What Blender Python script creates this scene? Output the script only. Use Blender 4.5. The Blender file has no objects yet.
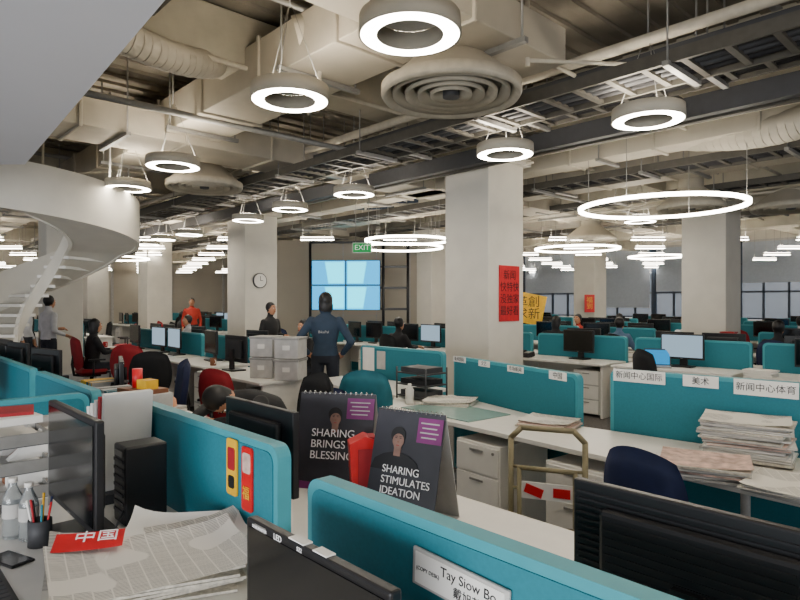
import bpy, bmesh, math, random
from math import sin, cos, pi, radians, sqrt
from mathutils import Vector, Matrix, Euler
random.seed(11)
SC = bpy.context.scene
COL = SC.collection
R = radians(-47)
def W(a, b, z=0.0):
    return (cos(R)*a - sin(R)*b, sin(R)*a + cos(R)*b, z)

# ------------------------------------------------------------ materials
def lin(h):
    h = h.lstrip('#')
    o = []
    for i in (0, 2, 4):
        c = int(h[i:i+2], 16)/255
        o.append(c/12.92 if c <= .04045 else ((c+.055)/1.055)**2.4)
    return (*o, 1)
def mat(name, col, rough=.6, metal=0, noise=.12, scale=12, emit=0, alpha=1, trans=0, bump=0):
    m = bpy.data.materials.new(name); m.use_nodes = True
    nt = m.node_tree; b = nt.nodes['Principled BSDF']
    c = lin(col)
    b.inputs['Base Color'].default_value = c
    b.inputs['Roughness'].default_value = rough
    b.inputs['Metallic'].default_value = metal
    if trans: b.inputs['Transmission Weight'].default_value = trans
    if alpha < 1: b.inputs['Alpha'].default_value = alpha
    if emit:
        b.inputs['Emission Color'].default_value = c
        b.inputs['Emission Strength'].default_value = emit
        if emit < 5:
            b.inputs['Base Color'].default_value = (.01, .01, .01, 1)
            b.inputs['Specular IOR Level'].default_value = .1
    if noise and not emit:
        tc = nt.nodes.new('ShaderNodeTexCoord'); n = nt.nodes.new('ShaderNodeTexNoise')
        n.inputs['Scale'].default_value = scale; n.inputs['Detail'].default_value = 4
        nt.links.new(tc.outputs['Object'], n.inputs['Vector'])
        r = nt.nodes.new('ShaderNodeValToRGB')
        r.color_ramp.elements[0].position = .3; r.color_ramp.elements[1].position = .7
        r.color_ramp.elements[0].color = (*[x*(1-noise) for x in c[:3]], 1)
        r.color_ramp.elements[1].color = (*[min(1, x*(1+noise)) for x in c[:3]], 1)
        nt.links.new(n.outputs['Fac'], r.inputs['Fac'])
        nt.links.new(r.outputs['Color'], b.inputs['Base Color'])
        if bump:
            bp = nt.nodes.new('ShaderNodeBump'); bp.inputs['Strength'].default_value = bump
            nt.links.new(n.outputs['Fac'], bp.inputs['Height'])
            nt.links.new(bp.outputs['Normal'], b.inputs['Normal'])
    return m
def newsprint(name, base):
    m = bpy.data.materials.new(name); m.use_nodes = True
    nt = m.node_tree; b = nt.nodes['Principled BSDF']; b.inputs['Roughness'].default_value = .85
    tc = nt.nodes.new('ShaderNodeTexCoord')
    k = nt.nodes.new('ShaderNodeTexBrick')
    k.inputs['Scale'].default_value = 1
    k.inputs['Brick Width'].default_value = .045; k.inputs['Row Height'].default_value = .0075
    k.inputs['Mortar Size'].default_value = .0022; k.offset = 0
    c = lin(base)
    k.inputs['Color1'].default_value = (*[x*.3 for x in c[:3]], 1)
    k.inputs['Color2'].default_value = (*[x*.5 for x in c[:3]], 1)
    k.inputs['Mortar'].default_value = c
    n = nt.nodes.new('ShaderNodeTexNoise'); n.inputs['Scale'].default_value = 7; n.inputs['Detail'].default_value = 0
    r = nt.nodes.new('ShaderNodeValToRGB'); r.color_ramp.elements[0].position = .44; r.color_ramp.elements[1].position = .46
    mx = nt.nodes.new('ShaderNodeMixRGB'); mx.inputs[1].default_value = c
    mp = nt.nodes.new('ShaderNodeMapping'); mp.inputs['Rotation'].default_value = (0, 0, -.65)
    nt.links.new(tc.outputs['Object'], mp.inputs['Vector'])
    nt.links.new(mp.outputs['Vector'], k.inputs['Vector']); nt.links.new(tc.outputs['Object'], n.inputs['Vector'])
    nt.links.new(n.outputs['Fac'], r.inputs['Fac']); nt.links.new(r.outputs['Color'], mx.inputs[0])
    nt.links.new(k.outputs['Color'], mx.inputs[2]); nt.links.new(mx.outputs['Color'], b.inputs['Base Color'])
    return m

teal = mat('teal_fabric', '1a7382', .75, noise=.06, scale=90)
tealtrim = mat('teal_trim', '3a929e', .5, noise=.05)
white = mat('white_laminate', 'e4e1d9', .4, noise=.03)
paper = mat('paper_white', 'e8e6e0', .8, noise=.03)
black = mat('black_plastic', '111114', .4, noise=.1)
blackm = mat('black_matte', '17171b', .7, noise=.1)
screen = mat('dark_screen', '07080a', .15, noise=0)
screenon = mat('lit_screen', '1090d0', .3, emit=1.3)
screenwh = mat('lit_screen_page', 'b0cade', .3, emit=.9)
cyan = mat('video_blue', '00a8e8', .3, emit=2.2)
cyan2 = mat('video_pale', '00dcf8', .3, emit=3.2)
grey = mat('grey_metal', '8b8a86', .45, .3)
dgrey = mat('dark_grey', '38393c', .6)
lgrey = mat('light_grey', 'b6b4b0', .6)
chrome = mat('chrome', 'b8b8b8', .2, 1, noise=0)
redf = mat('red_fabric', '9a1420', .7)
redp = mat('red_plastic', 'c8121a', .4)
navy = mat('navy_fabric', '18254c', .75)
tealf = mat('teal_chair_fabric', '1d6a78', .75)
blackf = mat('black_fabric', '17181b', .85)
colm = mat('column_paint', 'd4cfc2', .7, noise=.05, scale=3)
conc = mat('ceiling_concrete', '857e70', .85, noise=.3, scale=1.5)
deck = mat('ceiling_beam_paint', 'aea896', .8, noise=.18, scale=2)
ductm = mat('duct_paint', 'b3ac9c', .7, noise=.12, scale=2)
traym = mat('cable_tray_steel', '504d46', .6, .3)
pipem = mat('pipe_paint', 'bcb5a4', .6)
wallm = mat('wall_paint', 'bab3a4', .8, noise=.05, scale=1)
soff = mat('soffit_paint', 'e8e8ee', .8, noise=.02, scale=1)
carpet = mat('carpet', '5a5653', .95, noise=.25, scale=40)
glow = mat('lamp_diffuser', 'fff4e2', .5, emit=42)
glowf = mat('linear_diffuser', 'fff6e8', .5, emit=24)
glowr = mat('ring_diffuser', 'fff4e2', .5, emit=26)
ceilglow = mat('added_ceiling_glow', 'fff1dc', .5, emit=58)  # glow added on the hidden lamp tops to brighten the ceiling
warm = mat('lamp_shade', 'f2a878', .5, emit=.6)
bluel = mat('blue_lit_strip', '1c3fd0', .5, emit=1.2)
frameb = mat('window_frame', '2d3b4c', .5)
blind = mat('roller_blind', 'a9b2bd', .8, noise=.05)
glassb = mat('window_glass', '6f8bab', .1, noise=0, alpha=.62)
news = newsprint('newsprint', 'dedad0')
newse = mat('newspaper_edges', 'c8c2b4', .9, noise=.3, scale=60)
pinkn = mat('newspaper_colour', 'c8aca0', .9, noise=.4, scale=20)
skinm = mat('skin', 'b98462', .55, noise=.06)
hair = mat('black_hair', '0e0c0c', .5)
denim = mat('dark_trousers', '20242e', .85)
greent = mat('exit_green', '0f9a4a', .5, emit=1.0)
whitet = mat('lettering_white', 'f2f2f2', .6, noise=0)
blackt = mat('lettering_black', '181818', .6, noise=0)
purple = mat('calendar_purple', '7a2a6c', .5)
calbk = mat('calendar_charcoal', '34343b', .45, noise=.3, scale=5)
yellow = mat('yellow_card', 'e0ac12', .6)
gold = mat('gold_lettering', 'e8b020', .5, noise=0)
plastic = mat('clear_plastic', 'dfe6e8', .08, noise=0, trans=.85)
beige = mat('trolley_paint', '857b5c', .5)
glasst = mat('frosted_desk_pad', '86a39c', .25, noise=.03)
brown = mat('brown_cup', '7a4a2c', .6)
skind = mat('printed_skin', '86665a', .6, noise=.2, scale=30)
greysh = mat('printed_shirt', '17171b', .6)

# ------------------------------------------------------------ mesh builder
class B:
    def __init__(s):
        s.bm = bmesh.new(); s.m = []
    def mi(s, m):
        if m not in s.m: s.m.append(m)
        return s.m.index(m)
    def _fin(s, vs, m, smooth=False):
        fs = set()
        for v in vs:
            for f in v.link_faces: fs.add(f)
        i = s.mi(m)
        for f in fs:
            f.material_index = i
            if smooth: f.smooth = True
        return list(fs)
    def box(s, c, d, m, rot=(0, 0, 0), bev=0):
        M = Matrix.Translation(c) @ Euler(rot).to_matrix().to_4x4() @ Matrix.Diagonal((*d, 1))
        r = bmesh.ops.create_cube(s.bm, size=1, matrix=M)
        s._fin(r['verts'], m)
        if bev:
            es = list({e for v in r['verts'] for e in v.link_edges})
            bmesh.ops.bevel(s.bm, geom=es, offset=bev, segments=2, affect='EDGES', profile=.5)
    def rod(s, p, q, r, m, r2=None, seg=12, caps=True):
        p = Vector(p); q = Vector(q); d = q-p; L = d.length
        if L < 1e-6: return
        M = Matrix.Translation((p+q)/2) @ d.to_track_quat('Z', 'Y').to_matrix().to_4x4()
        o = bmesh.ops.create_cone(s.bm, cap_ends=caps, segments=seg, radius1=r, radius2=r if r2 is None else r2, depth=L, matrix=M)
        for f in s._fin(o['verts'], m):
            if len(f.verts) == 4 and seg > 4: f.smooth = True
    def path(s, pts, r, m, seg=8):
        for i in range(len(pts)-1): s.rod(pts[i], pts[i+1], r, m, seg=seg)
        for p in pts[1:-1]: s.sph(p, (r, r, r), m, seg=seg)
    def sph(s, c, r, m, rot=(0, 0, 0), seg=14):
        M = Matrix.Translation(c) @ Euler(rot).to_matrix().to_4x4() @ Matrix.Diagonal((*r, 1))
        o = bmesh.ops.create_uvsphere(s.bm, u_segments=seg, v_segments=max(6, seg*2//3), radius=1, matrix=M)
        s._fin(o['verts'], m, True)
    def lathe(s, prof, c, m, seg=32, M=None):
        c = Vector(c); rings = []
        for (r, z) in prof:
            rg = []
            for i in range(seg):
                t = 2*pi*i/seg
                v = Vector((r*cos(t), r*sin(t), z))
                if M: v = M @ v
                rg.append(s.bm.verts.new(c+v))
            rings.append(rg)
        i0 = s.mi(m)
        for a, b in zip(rings, rings[1:]):
            for i in range(seg):
                f = s.bm.faces.new((a[i], a[(i+1) % seg], b[(i+1) % seg], b[i])); f.material_index = i0; f.smooth = True
    def prism(s, pts, d0, d1, m, plane='xy'):
        def P(u, v, w):
            return {'xy': (u, v, w), 'xz': (u, w, v), 'yz': (w, u, v)}[plane]
        a = [s.bm.verts.new(P(u, v, d0)) for u, v in pts]
        b = [s.bm.verts.new(P(u, v, d1)) for u, v in pts]
        i0 = s.mi(m); n = len(pts); fs = []
        fs.append(s.bm.faces.new(a)); fs.append(s.bm.faces.new(b[::-1]))
        for i in range(n): fs.append(s.bm.faces.new((a[i], b[i], b[(i+1) % n], a[(i+1) % n])))
        for f in fs: f.material_index = i0
        bmesh.ops.recalc_face_normals(s.bm, faces=fs)
    def grid(s, nu, nv, fn, m, smooth=True):
        g = [[s.bm.verts.new(fn(i/nu, j/nv)) for j in range(nv+1)] for i in range(nu+1)]
        i0 = s.mi(m)
        for i in range(nu):
            for j in range(nv):
                f = s.bm.faces.new((g[i][j], g[i+1][j], g[i+1][j+1], g[i][j+1])); f.material_index = i0; f.smooth = smooth
    def cushion(s, M, w, h, t, bend, m, k=.55, n=10):
        for side in (-1, 1):
            def fn(i, j):
                u = 2*i-1; v = 2*j-1
                x = u*sqrt(1-v*v*k/2); z = v*sqrt(1-u*u*k/2)
                pr = sqrt(max(0, 1-max(abs(u), abs(v))**6))
                return M @ Vector((x*w/2, side*t/2*pr + bend*u*u, z*h/2))
            s.grid(n, n, fn, m)
    def done(s, name, loc=(0, 0, 0), rz=0, bev=0, rot=None, merge=False):
        if merge: bmesh.ops.remove_doubles(s.bm, verts=s.bm.verts, dist=1e-5)
        me = bpy.data.meshes.new(name); s.bm.to_mesh(me); s.bm.free()
        for m in s.m: me.materials.append(m)
        return inst(name, me, loc, rz, bev, rot)
def inst(name, me, loc, rz=0, bev=0, rot=None):
    o = bpy.data.objects.new(name, me); COL.objects.link(o)
    o.location = loc; o.rotation_euler = rot if rot else (0, 0, rz)
    if bev:
        b = o.modifiers.new('bevel', 'BEVEL'); b.width = bev; b.segments = 2; b.limit_method = 'ANGLE'
    return o
def txt(par, st, size, loc, rz=0, m=None, rx=pi/2, ry=0, align='CENTER', name='lettering', ext=.0006, sp=1):
    c = bpy.data.curves.new(name, 'FONT'); c.body = st; c.size = size; c.extrude = ext; c.space_line = sp
    c.align_x = align; c.align_y = 'CENTER'; c.materials.append(m or blackt)
    o = bpy.data.objects.new(name, c); COL.objects.link(o)
    o.parent = par; o.location = loc; o.rotation_euler = (rx, ry, rz)
    return o
def rrect(x0, x1, z0, z1, r, n=6, bottom=False):
    p = []
    cs = [(x1-r, z1-r, 0), (x0+r, z1-r, 90)]
    if bottom: cs += [(x0+r, z0+r, 180), (x1-r, z0+r, 270)]
    for cx, cz, a in cs:
        for i in range(n+1):
            t = radians(a+90*i/n); p.append((cx+r*cos(t), cz+r*sin(t)))
    if not bottom: p += [(x0, z0), (x1, z0)]
    return p

# ------------------------------------------------------------ room shell
b = B(); b.box((0, 22, -.1), (90, 60, .2), carpet); b.done('floor')
b = B()
b.box((-14, 8, 4.5), (50, 60, .2), conc)
for k in range(-110, 40):
    b.box((k*.3, 9, 4.385), (.1, 46, .05), conc)
b.done('ceiling', (0, 0, 0), R)
b = B()
for bb in (1.2, 6.85, 12.7, 18.8):
    b.box((-13, bb, 4.02), (44, .75, .74), deck)
for aa in (1.2, -5.5, -12.4, -19.3, -26.2):
    b.box((aa, 10, 4.12), (.5, 34, .5), deck)
b.done('ceiling_beam', (0, 0, 0), R, bev=.02)
b = B()
b.box((-32.1, 8, 2.2), (.2, 36, 4.4), wallm)
for k in range(12): b.box((-31.96, -8+k*3, 2.2), (.08, .12, 4.4), lgrey)
b.done('wall_left', (0, 0, 0), R)
b = B(); b.box((-9, 26, .45), (46, .2, .9), colm); b.box((-9, 26, 4.2), (46, .25, .45), colm); b.done('wall_window_side', (0, 0, 0), R)
for i in range(13):
    x0 = -32+i*3.4
    b = B()
    b.box((x0, 26, 2.45), (.16, .2, 3.1), frameb)
    for t in (.85, 1.7, 2.55): b.box((x0+t, 26, 2.45), (.06, .12, 3.1), frameb)
    for z in (.95, 2.0, 3.1, 3.95): b.box((x0+1.7, 26, z), (3.4, .12, .07), frameb)
    b.box((x0+1.7, 26.03, 2.45), (3.3, .02, 3.0), glassb)
    h = random.choice([1.6, 1.9, 2.2, 2.6])
    b.box((x0+1.7, 25.88, 3.95-h/2), (3.1, .02, h), blind)
    b.box((x0+1.7, 25.88, 3.97), (3.1, .08, .08), lgrey)
    b.done('window_%d' % (i+1), (0, 0, 0), R)
b = B()
b.prism([(-3.0, 4.8), (1.2, -.32), (-8, -.32), (-8, 4.8)], 2.7, 2.95, soff)
b.done('ceiling_soffit')
b = B()
b.box((-1.3, 19.5, 1.8), (5.6, .15, 3.6), wallm)
for k in range(6): b.box((-4.0+k*1.08, 19.41, 1.8), (.04, .03, 3.6), lgrey)
b.box((-1.3, 19.4, .06), (5.6, .04, .12), dgrey)
b.done('wall_screen_side')

# ------------------------------------------------------------ columns
def column(x, y, s=.8, capz=3.65):
    b = B()
    b.box((0, 0, capz/2), (s, s, capz), colm, bev=.015)
    b.box((0, 0, .08), (s+.03, s+.03, .16), lgrey)
    b.box((0, 0, capz-.05), (s+.16, s+.16, .1), colm)
    return b.done('column', (x, y, 0), R)
c1 = column(1.22, 8.7); c2 = column(6.17, 11.9, .82)
c3 = column(-3.4, 13.8, .82); column(-8.0, 19.6); column(-12.4, 24.4); column(6.65, 21.0); column(.9, 17.2, .6)
column(13.5, 17); column(-6.9, 12.2, .66)
b = B(); b.box((0, 0, 0), (.46, .012, .78), redp); p = b.done('red_poster'); p.parent = c1
p.location = (.41, .05, 1.72); p.rotation_euler = (0, 0, pi/2)
txt(p, '新闻\n快特快\n没独家\n最好看', .145, (0, -.009, .0), m=blackt, sp=1.15)
b = B(); b.rod((0, 0, 0), (0, -.04, 0), .17, dgrey, seg=32); b.rod((0, -.03, 0), (0, -.046, 0), .15, white, seg=32)
b.box((0, -.05, .05), (.012, .006, .1), blackt); b.box((.03, -.05, 0), (.07, .006, .012), blackt)
o = b.done('wall_clock', (0, 0, 0)); o.parent = c3; o.location = (.411, -.05, 2.08); o.rotation_euler = (0, 0, pi/2)
# ------------------------------------------------------------ ceiling services
def ladder(bb, z, w, a0, a1, name='cable_tray'):
    b = B()
    for s in (-w/2, w/2): b.box(((a0+a1)/2, bb+s, z), (a1-a0, .03, .1), traym)
    a = a0
    while a < a1:
        b.box((a, bb, z-.03), (.05, w, .03), traym); a += .3
    for k in range(4): b.rod((a0, bb-w*.35+k*w*.22, z), (a1, bb-w*.35+k*w*.22, z+.0), .03, random.choice([blackm, dgrey, blackm]), seg=8)
    a = a0+.5
    while a < a1:
        for s in (-w/2-.02, w/2+.02): b.rod((a, bb+s, z-.06), (a, bb+s, 4.4), .008, grey, seg=6)
        b.box((a, bb, z-.06), (.05, w+.12, .04), grey); a += 1.8
    b.done(name, (0, 0, 0), R)
ladder(4.75, 3.42, .5, -24, 7); ladder(5.45, 3.55, .35, -24, 7); ladder(8.6, 3.5, .5, -26, 6); ladder(11.3, 3.6, .4, -26, 5); ladder(15.2, 3.6, .5, -26, 5)
def duct(axis, off, z, w, h, t0, t1, m=ductm):
    b = B()
    def bx(t, tt, ww, hh, mm):
        L = tt-t; c = (t+tt)/2
        if axis == 'a': b.box((c, off, z), (L, ww, hh), mm, bev=.01)
        else: b.box((off, c, z), (ww, L, hh), mm, bev=.01)
    bx(t0, t1, w, h, m)
    t = t0+.2
    while t < t1:
        bx(t, t+.04, w+.05, h+.05, m); t += 1.2
    t = t0+.7
    while t < t1:
        if axis == 'a':
            b.box((t, off, z-h/2-.03), (.05, w+.2, .04), grey)
            for s in (-1, 1): b.rod((t, off+s*(w/2+.06), z-h/2-.05), (t, off+s*(w/2+.06), 4.4), .01, grey, seg=6)
        else:
            b.box((off, t, z-h/2-.03), (w+.2, .05, .04), grey)
            for s in (-1, 1): b.rod((off+s*(w/2+.06), t, z-h/2-.05), (off+s*(w/2+.06), t, 4.4), .01, grey, seg=6)
        t += 2.4
    b.done('air_duct', (0, 0, 0), R)
duct('a', 3.2, 3.85, .7, .4, -22, -3.4); duct('b', -3.0, 3.72, .6, .3, .6, 4.4); duct('b', -7.6, 3.75, .8, .4, 1.7, 20)
duct('a', 9.8, 3.85, .9, .4, -26, 4); duct('b', -.6, 3.85, .7, .35, 5.8, 12); duct('b', -14.5, 3.75, .8, .4, 1.7, 20)
duct('a', 7.75, 3.7, .4, .3, -24, 4); duct('a', 14, 3.8, .9, .4, -20, 4)
b = B()
for k in range(9):
    bb = 2.0+k*1.45+random.uniform(-.3, .3); z = random.uniform(3.6, 4.2); r = random.uniform(.02, .05)
    b.rod((-24, bb, z), (6, bb, z), r, pipem if k % 3 else traym, seg=10)
for k in range(16):
    aa = 1.0-k*1.25+random.uniform(-.3, .3); z = random.uniform(3.55, 4.2); r = random.uniform(.018, .045)
    b.rod((aa, .8, z), (aa, 19, z), r, pipem if k % 2 else grey, seg=10)
for k in range(14):
    aa = random.uniform(-12, 1); bb = random.uniform(2, 10)
    b.rod((aa, bb, 3.5), (aa, bb, 4.4), .02, pipem, seg=8); b.rod((aa, bb, 3.55), (aa+random.uniform(-1, 1), bb+random.uniform(.5, 1.4), 3.6), .018, pipem, seg=8)
b.done('ceiling_pipes', (0, 0, 0), R)
b = B()
for bb, z in ((5.05, 3.62), (6.1, 3.5)):
    b.box((-9, bb, z), (32, .1, .2), dgrey); b.box((-9, bb+.18, z-.06), (32, .06, .08), traym)
for k in range(18): b.box((6-k*1.7, 5.6, 3.62), (.06, 1.3, .06), traym)
b.done('ceiling_support_channel', (0, 0, 0), R)
b = B()
for k in range(4):
    b.box((-1.2-k*1.6, 6.0+.05*k, 3.92), (1.2, 1.0, .04), deck)
    for j in range(9): b.box((-1.2-k*1.6, 5.55+j*.11, 3.89), (1.2, .03, .03), pipem)
b.done('ribbed_ceiling_board', (0, 0, 0), R)
def flex(pts, r):
    b = B(); P = [Vector(p) for p in pts]; n = 26; q = []
    for i in range(n+1):
        t = i/n; u = 1-t
        q.append(u**3*P[0]+3*u*u*t*P[1]+3*u*t*t*P[2]+t**3*P[3])
    for i in range(n):
        b.rod(q[i], q[i+1], r*(1+.03*(i % 2)), ductm, r2=r*(1+.03*((i+1) % 2)), seg=20, caps=False)
    b.done('flexible_duct')
flex([(.42, 4.93, 3.55), (.42, 4.93, 4.1), (-.2, 5.3, 4.1), (-.9, 5.2, 3.9)], .17)
flex([(-2.9, 8.9, 3.5), (-2.9, 8.9, 4.0), (-2.2, 9.3, 4.0), (-1.6, 9.0, 3.9)], .16)
flex([(-2.7, 4.3, 4.0), (-2.3, 4.4, 3.6), (-1.9, 5.1, 3.6), (-1.8, 5.8, 3.9)], .13)
flex([(4.6, 6.2, 3.7), (4.3, 6.6, 3.4), (3.8, 7.4, 3.6), (3.5, 8.2, 3.9)], .18)
def diffuser(x, y, D, z=3.3):
    b = B(); r0 = D/2
    b.lathe([(r0, 0), (r0*.97, -.03), (r0*.86, .03), (r0*.86, .07), (r0, .07), (r0, 0)], (0, 0, 0), pipem, 48)
    for k, f in enumerate((.84, .66, .48, .3)):
        b.lathe([(r0*f, .02), (r0*f*.99, -.015), (r0*(f-.13), .05), (r0*(f-.13), .06), (r0*f, .03)], (0, 0, 0), pipem if k % 2 else ductm, 48)
    b.rod((0, 0, -.02), (0, 0, .05), r0*.12, dgrey, seg=24)
    b.lathe([(r0*.98, .06), (r0*.5, .3), (r0*.36, .36), (r0*.36, 1.0)], (0, 0, 0), ductm, 32)
    b.done('ceiling_air_diffuser', (x, y, z))
diffuser(.42, 4.93, 1.15); diffuser(-2.9, 8.9, 1.1); diffuser(7.1, 10.9, 1.3); diffuser(5.0, 10.3, 1.1, 3.2); diffuser(4.6, 14.5, 1.2, 3.1)

# ------------------------------------------------------------ lights
b = B()
b.lathe([(.278, 0), (.19, 0)], (0, 0, 0), glow, 48)
b.lathe([(.19, 0), (.175, .1), (.285, .105), (.29, 0), (.278, 0)], (0, 0, 0), ductm, 48)
b.lathe([(.175, .1), (.05, .1)], (0, 0, 0), lgrey, 32)
b.lathe([(.19, .108), (.27, .108)], (0, 0, 0), ceilglow, 32)  # added upward-glowing disc, hidden by the drum, lights the ceiling
b.rod((0, 0, .09), (0, 0, .15), .06, lgrey, seg=16)
for k in range(3):
    t = 2*pi*k/3+.4; b.rod((.25*cos(t), .25*sin(t), .1), (0.02*cos(t), .02*sin(t), .7), .003, grey, seg=5)
b.rod((0, 0, .7), (0, 0, 1.3), .008, grey, seg=6)
tmp = b.done('ring_pendant_light', (.056, 3.38, 3.1)); rm = tmp.data
for u, v in ((290, 101), (648, 121), (505, 155), (173, 167), (128, 189), (354, 195), (290, 210), (248, 221), (189, 235), (163, 240), (148, 245), (640, 222)):
    d = 900/(302-v); inst('ring_pendant_light', rm, ((u-400)/600*d, d, 3.1))
for p in ((2.5, 1.5), (3.8, 3.0), (7.5, 6.0), (0.5, -.5), (1.3, 1.0)):
    inst('ring_pendant_light', rm, (p[0], p[1], 3.1))
def bigring(x, y, D, z):
    b = B(); r = D/2
    b.lathe([(r, 0), (r-.05, 0)], (0, 0, 0), glowr, 96)
    b.lathe([(r, 0), (r+.002, .04), (r-.052, .04), (r-.05, 0)], (0, 0, 0), glowr, 96)
    for k in range(4):
        t = pi/4+k*pi/2; b.rod(((r-.02)*cos(t), (r-.02)*sin(t), .04), ((r-.02)*cos(t), (r-.02)*sin(t), 4.4-z), .004, grey, seg=5)
    b.done('large_ring_light', (x, y, z))
bigring(3.3, 7.6, 2.0, 2.78); bigring(4.07, 13.8, 1.9, 2.8); bigring(.15, 11.9, 1.7, 2.8); bigring(.0, 14.0, 2.0, 2.85); bigring(-8.1, 16.7, 2.1, 2.8); bigring(7.5, 17.5, 1.6, 2.9)
for j in range(8):
    y = 14.5+j*2.3; b = B()
    for k in range(-14, 15):
        x = k*2.0+(j % 2)*1.0
        if abs(x) > y*.75 or (-4.3 < x < 1.8 and y > 16): continue
        b.box((x, 0, 0), (.8, .09, .02), glowf); b.box((x, 0, .035), (.82, .11, .05), lgrey); b.box((x, 0, .064), (.78, .08, .006), ceilglow)  # top strip is an added glow, unseen from below, for the ceiling
        for s in (-.35, .35): b.rod((x+s, 0, .06), (x+s, 0, 1.28), .004, grey, seg=5)
    b.done('linear_pendant_lights', (0, y, 3.1))
b = B(); b.box((0, 0, 0), (.34, .05, .17), greent, bev=.005); b.box((0, 0, 0), (.36, .03, .19), white)
for s in (-.12, .12): b.rod((s, 0, .09), (s, 0, 1.4), .005, grey, seg=5)
e = b.done('exit_sign', (-.72, 11.4, 2.63)); txt(e, 'EXIT', .14, (0, -.028, 0), m=whitet)

# ------------------------------------------------------------ video wall
b = B()
for i in (0, 1):
    for j in (0, 1):
        cx = -.49+.98*i; cz = 1.72+.71*j+.0
        b.box((cx, 0, cz), (.97, .08, .70), black)
        b.box((cx, -.045, cz), (.94, .01, .67), cyan)
        sx = 1 if i == 0 else -1
        b.prism([(cx+sx*.0, cz-.3), (cx+sx*.44, cz-.3), (cx+sx*.44, cz+.3), (cx-sx*.1, cz+.3)], -.051, -.054, cyan2, 'xz')
for x in (-1.05, 1.05, 1.75):
    b.rod((x, .12, 0), (x, .12, 3.3), .04, black, seg=8)
for z in (1.4, 2.0, 2.6, 3.3): b.box((.35, .12, z), (2.8, .05, .06), black)
b.box((0, .12, .1), (2.6, .5, .2), black)
b.done('video_wall', (-1.53, 17, 0), radians(-3))
b = B()
for k in range(4): b.box((0, .5*k, -.05*k), (2.6-.2*k, .05, .1), frameb)
for k in range(4): b.box((-1.2+k*.8, .75, -.05), (.06, 1.7, .16), frameb)
b.box((.6, .0, -.07), (1.2, .04, .03), bluel); b.box((.1, .5, -.1), (1.6, .04, .03), bluel)
for s in (-1.1, 1.1): b.rod((s, .6, -.1), (s, .6, .45), .02, black)
b.done('blue_lit_rig', (-.4, 12.4, 3.95), radians(-8))

# ------------------------------------------------------------ spiral stair (left)
b = B(); ro, ri = 1.22, .3
def zz(t):
    return 2.72-(t+80)*.0029 if t < 60 else 2.314-(t-60)*.0098
def hel(r, off, t0, t1, th=.05):
    for rr in (r, r-th):
        b.grid(60, 1, lambda i, j: Vector((rr*cos(radians(t0+(t1-t0)*i)), rr*sin(radians(t0+(t1-t0)*i)), zz(t0+(t1-t0)*i)+off[0]+(off[1]-off[0])*j)), colm)
    for o in off:
        b.grid(60, 1, lambda i, j: Vector(((r-th*j)*cos(radians(t0+(t1-t0)*i)), (r-th*j)*sin(radians(t0+(t1-t0)*i)), zz(t0+(t1-t0)*i)+o)), colm)
hel(ro, (0, .6), -110, 285); hel(ri+.05, (0, .3), -110, 285)
b.grid(60, 1, lambda i, j: Vector(((ri+(ro-ri)*j)*cos(radians(-110+395*i)), (ri+(ro-ri)*j)*sin(radians(-110+395*i)), max(.02, zz(-110+395*i)+.02))), colm)
for k in range(16):
    t = 80+k*14
    z = zz(t)+.12
    if z < .1: break
    b.box(((ri+ro)/2*cos(radians(t)), (ri+ro)/2*sin(radians(t)), z), (ro-ri, .3, .04), white, rot=(0, 0, radians(t)))
for t in (-90, -20, 50): b.rod((ro*.97*cos(radians(t)), ro*.97*sin(radians(t)), zz(t)+.5), (ro*.97*cos(radians(t)), ro*.97*sin(radians(t)), 4.4), .015, grey, seg=8)
b.done('spiral_staircase', (-4.93, 8.3, 0))

# ------------------------------------------------------------ furniture meshes
def partition(L, name='desk_partition', loc=(0, 0, 0), rz=R, top=1.1):
    b = B()
    b.prism(rrect(-L/2, L/2, .08, top, .05), -.026, .026, tealtrim, 'xz')
    b.prism(rrect(-L/2+.025, L/2-.025, .12, top-.025, .04), -.03, .03, teal, 'xz')
    for s in (-L/2+.1, L/2-.1): b.box((s, 0, .04), (.06, .3, .08), grey)
    return b.done(name, loc, rz)
def seg_partition(p, q, top=1.1):
    d = Vector(q)-Vector(p); c = (Vector(p)+Vector(q))/2
    return partition(d.length, loc=(c.x, c.y, 0), rz=math.atan2(d.y, d.x), top=top)
def monitor_mesh(scr=screen, ribs=False, w=.54, h=.33, zc=.27):
    b = B()
    b.box((0, 0, zc), (w, .03, h), black, bev=.006)
    b.box((0, -.016, zc+.005), (w-.035, .004, h-.045), scr)
    b.box((0, .028, zc), (w*.72, .035, h*.7), blackm, bev=.012)
    b.prism([(-.05, .02), (.05, .02), (.035, zc), (-.035, zc)], .045, .07, black, 'xz')
    b.box((0, .03, .01), (.26, .2, .02), black, bev=.006)
    b.box((0, -.018, zc-h/2+.012), (.03, .004, .005), grey)
    if ribs:
        for k in range(19): b.box((0, .017, zc-h/2+.018+k*(h-.03)/19), (w-.03, .006, .006), blackm)
        for k in range(12): b.box((0, .047, zc-h*.33+k*h*.055), (w*.66, .004, .006), blackm)
    return b
def mesh_only(b, name, **k):
    o = b.done(name, (0, 0, -9), **k); d = o.data; bpy.data.objects.remove(o); return d
MOFF = mesh_only(monitor_mesh(), 'computer_monitor'); MON = mesh_only(monitor_mesh(screenwh), 'computer_monitor'); MBL = mesh_only(monitor_mesh(screenon), 'computer_monitor')
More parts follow.
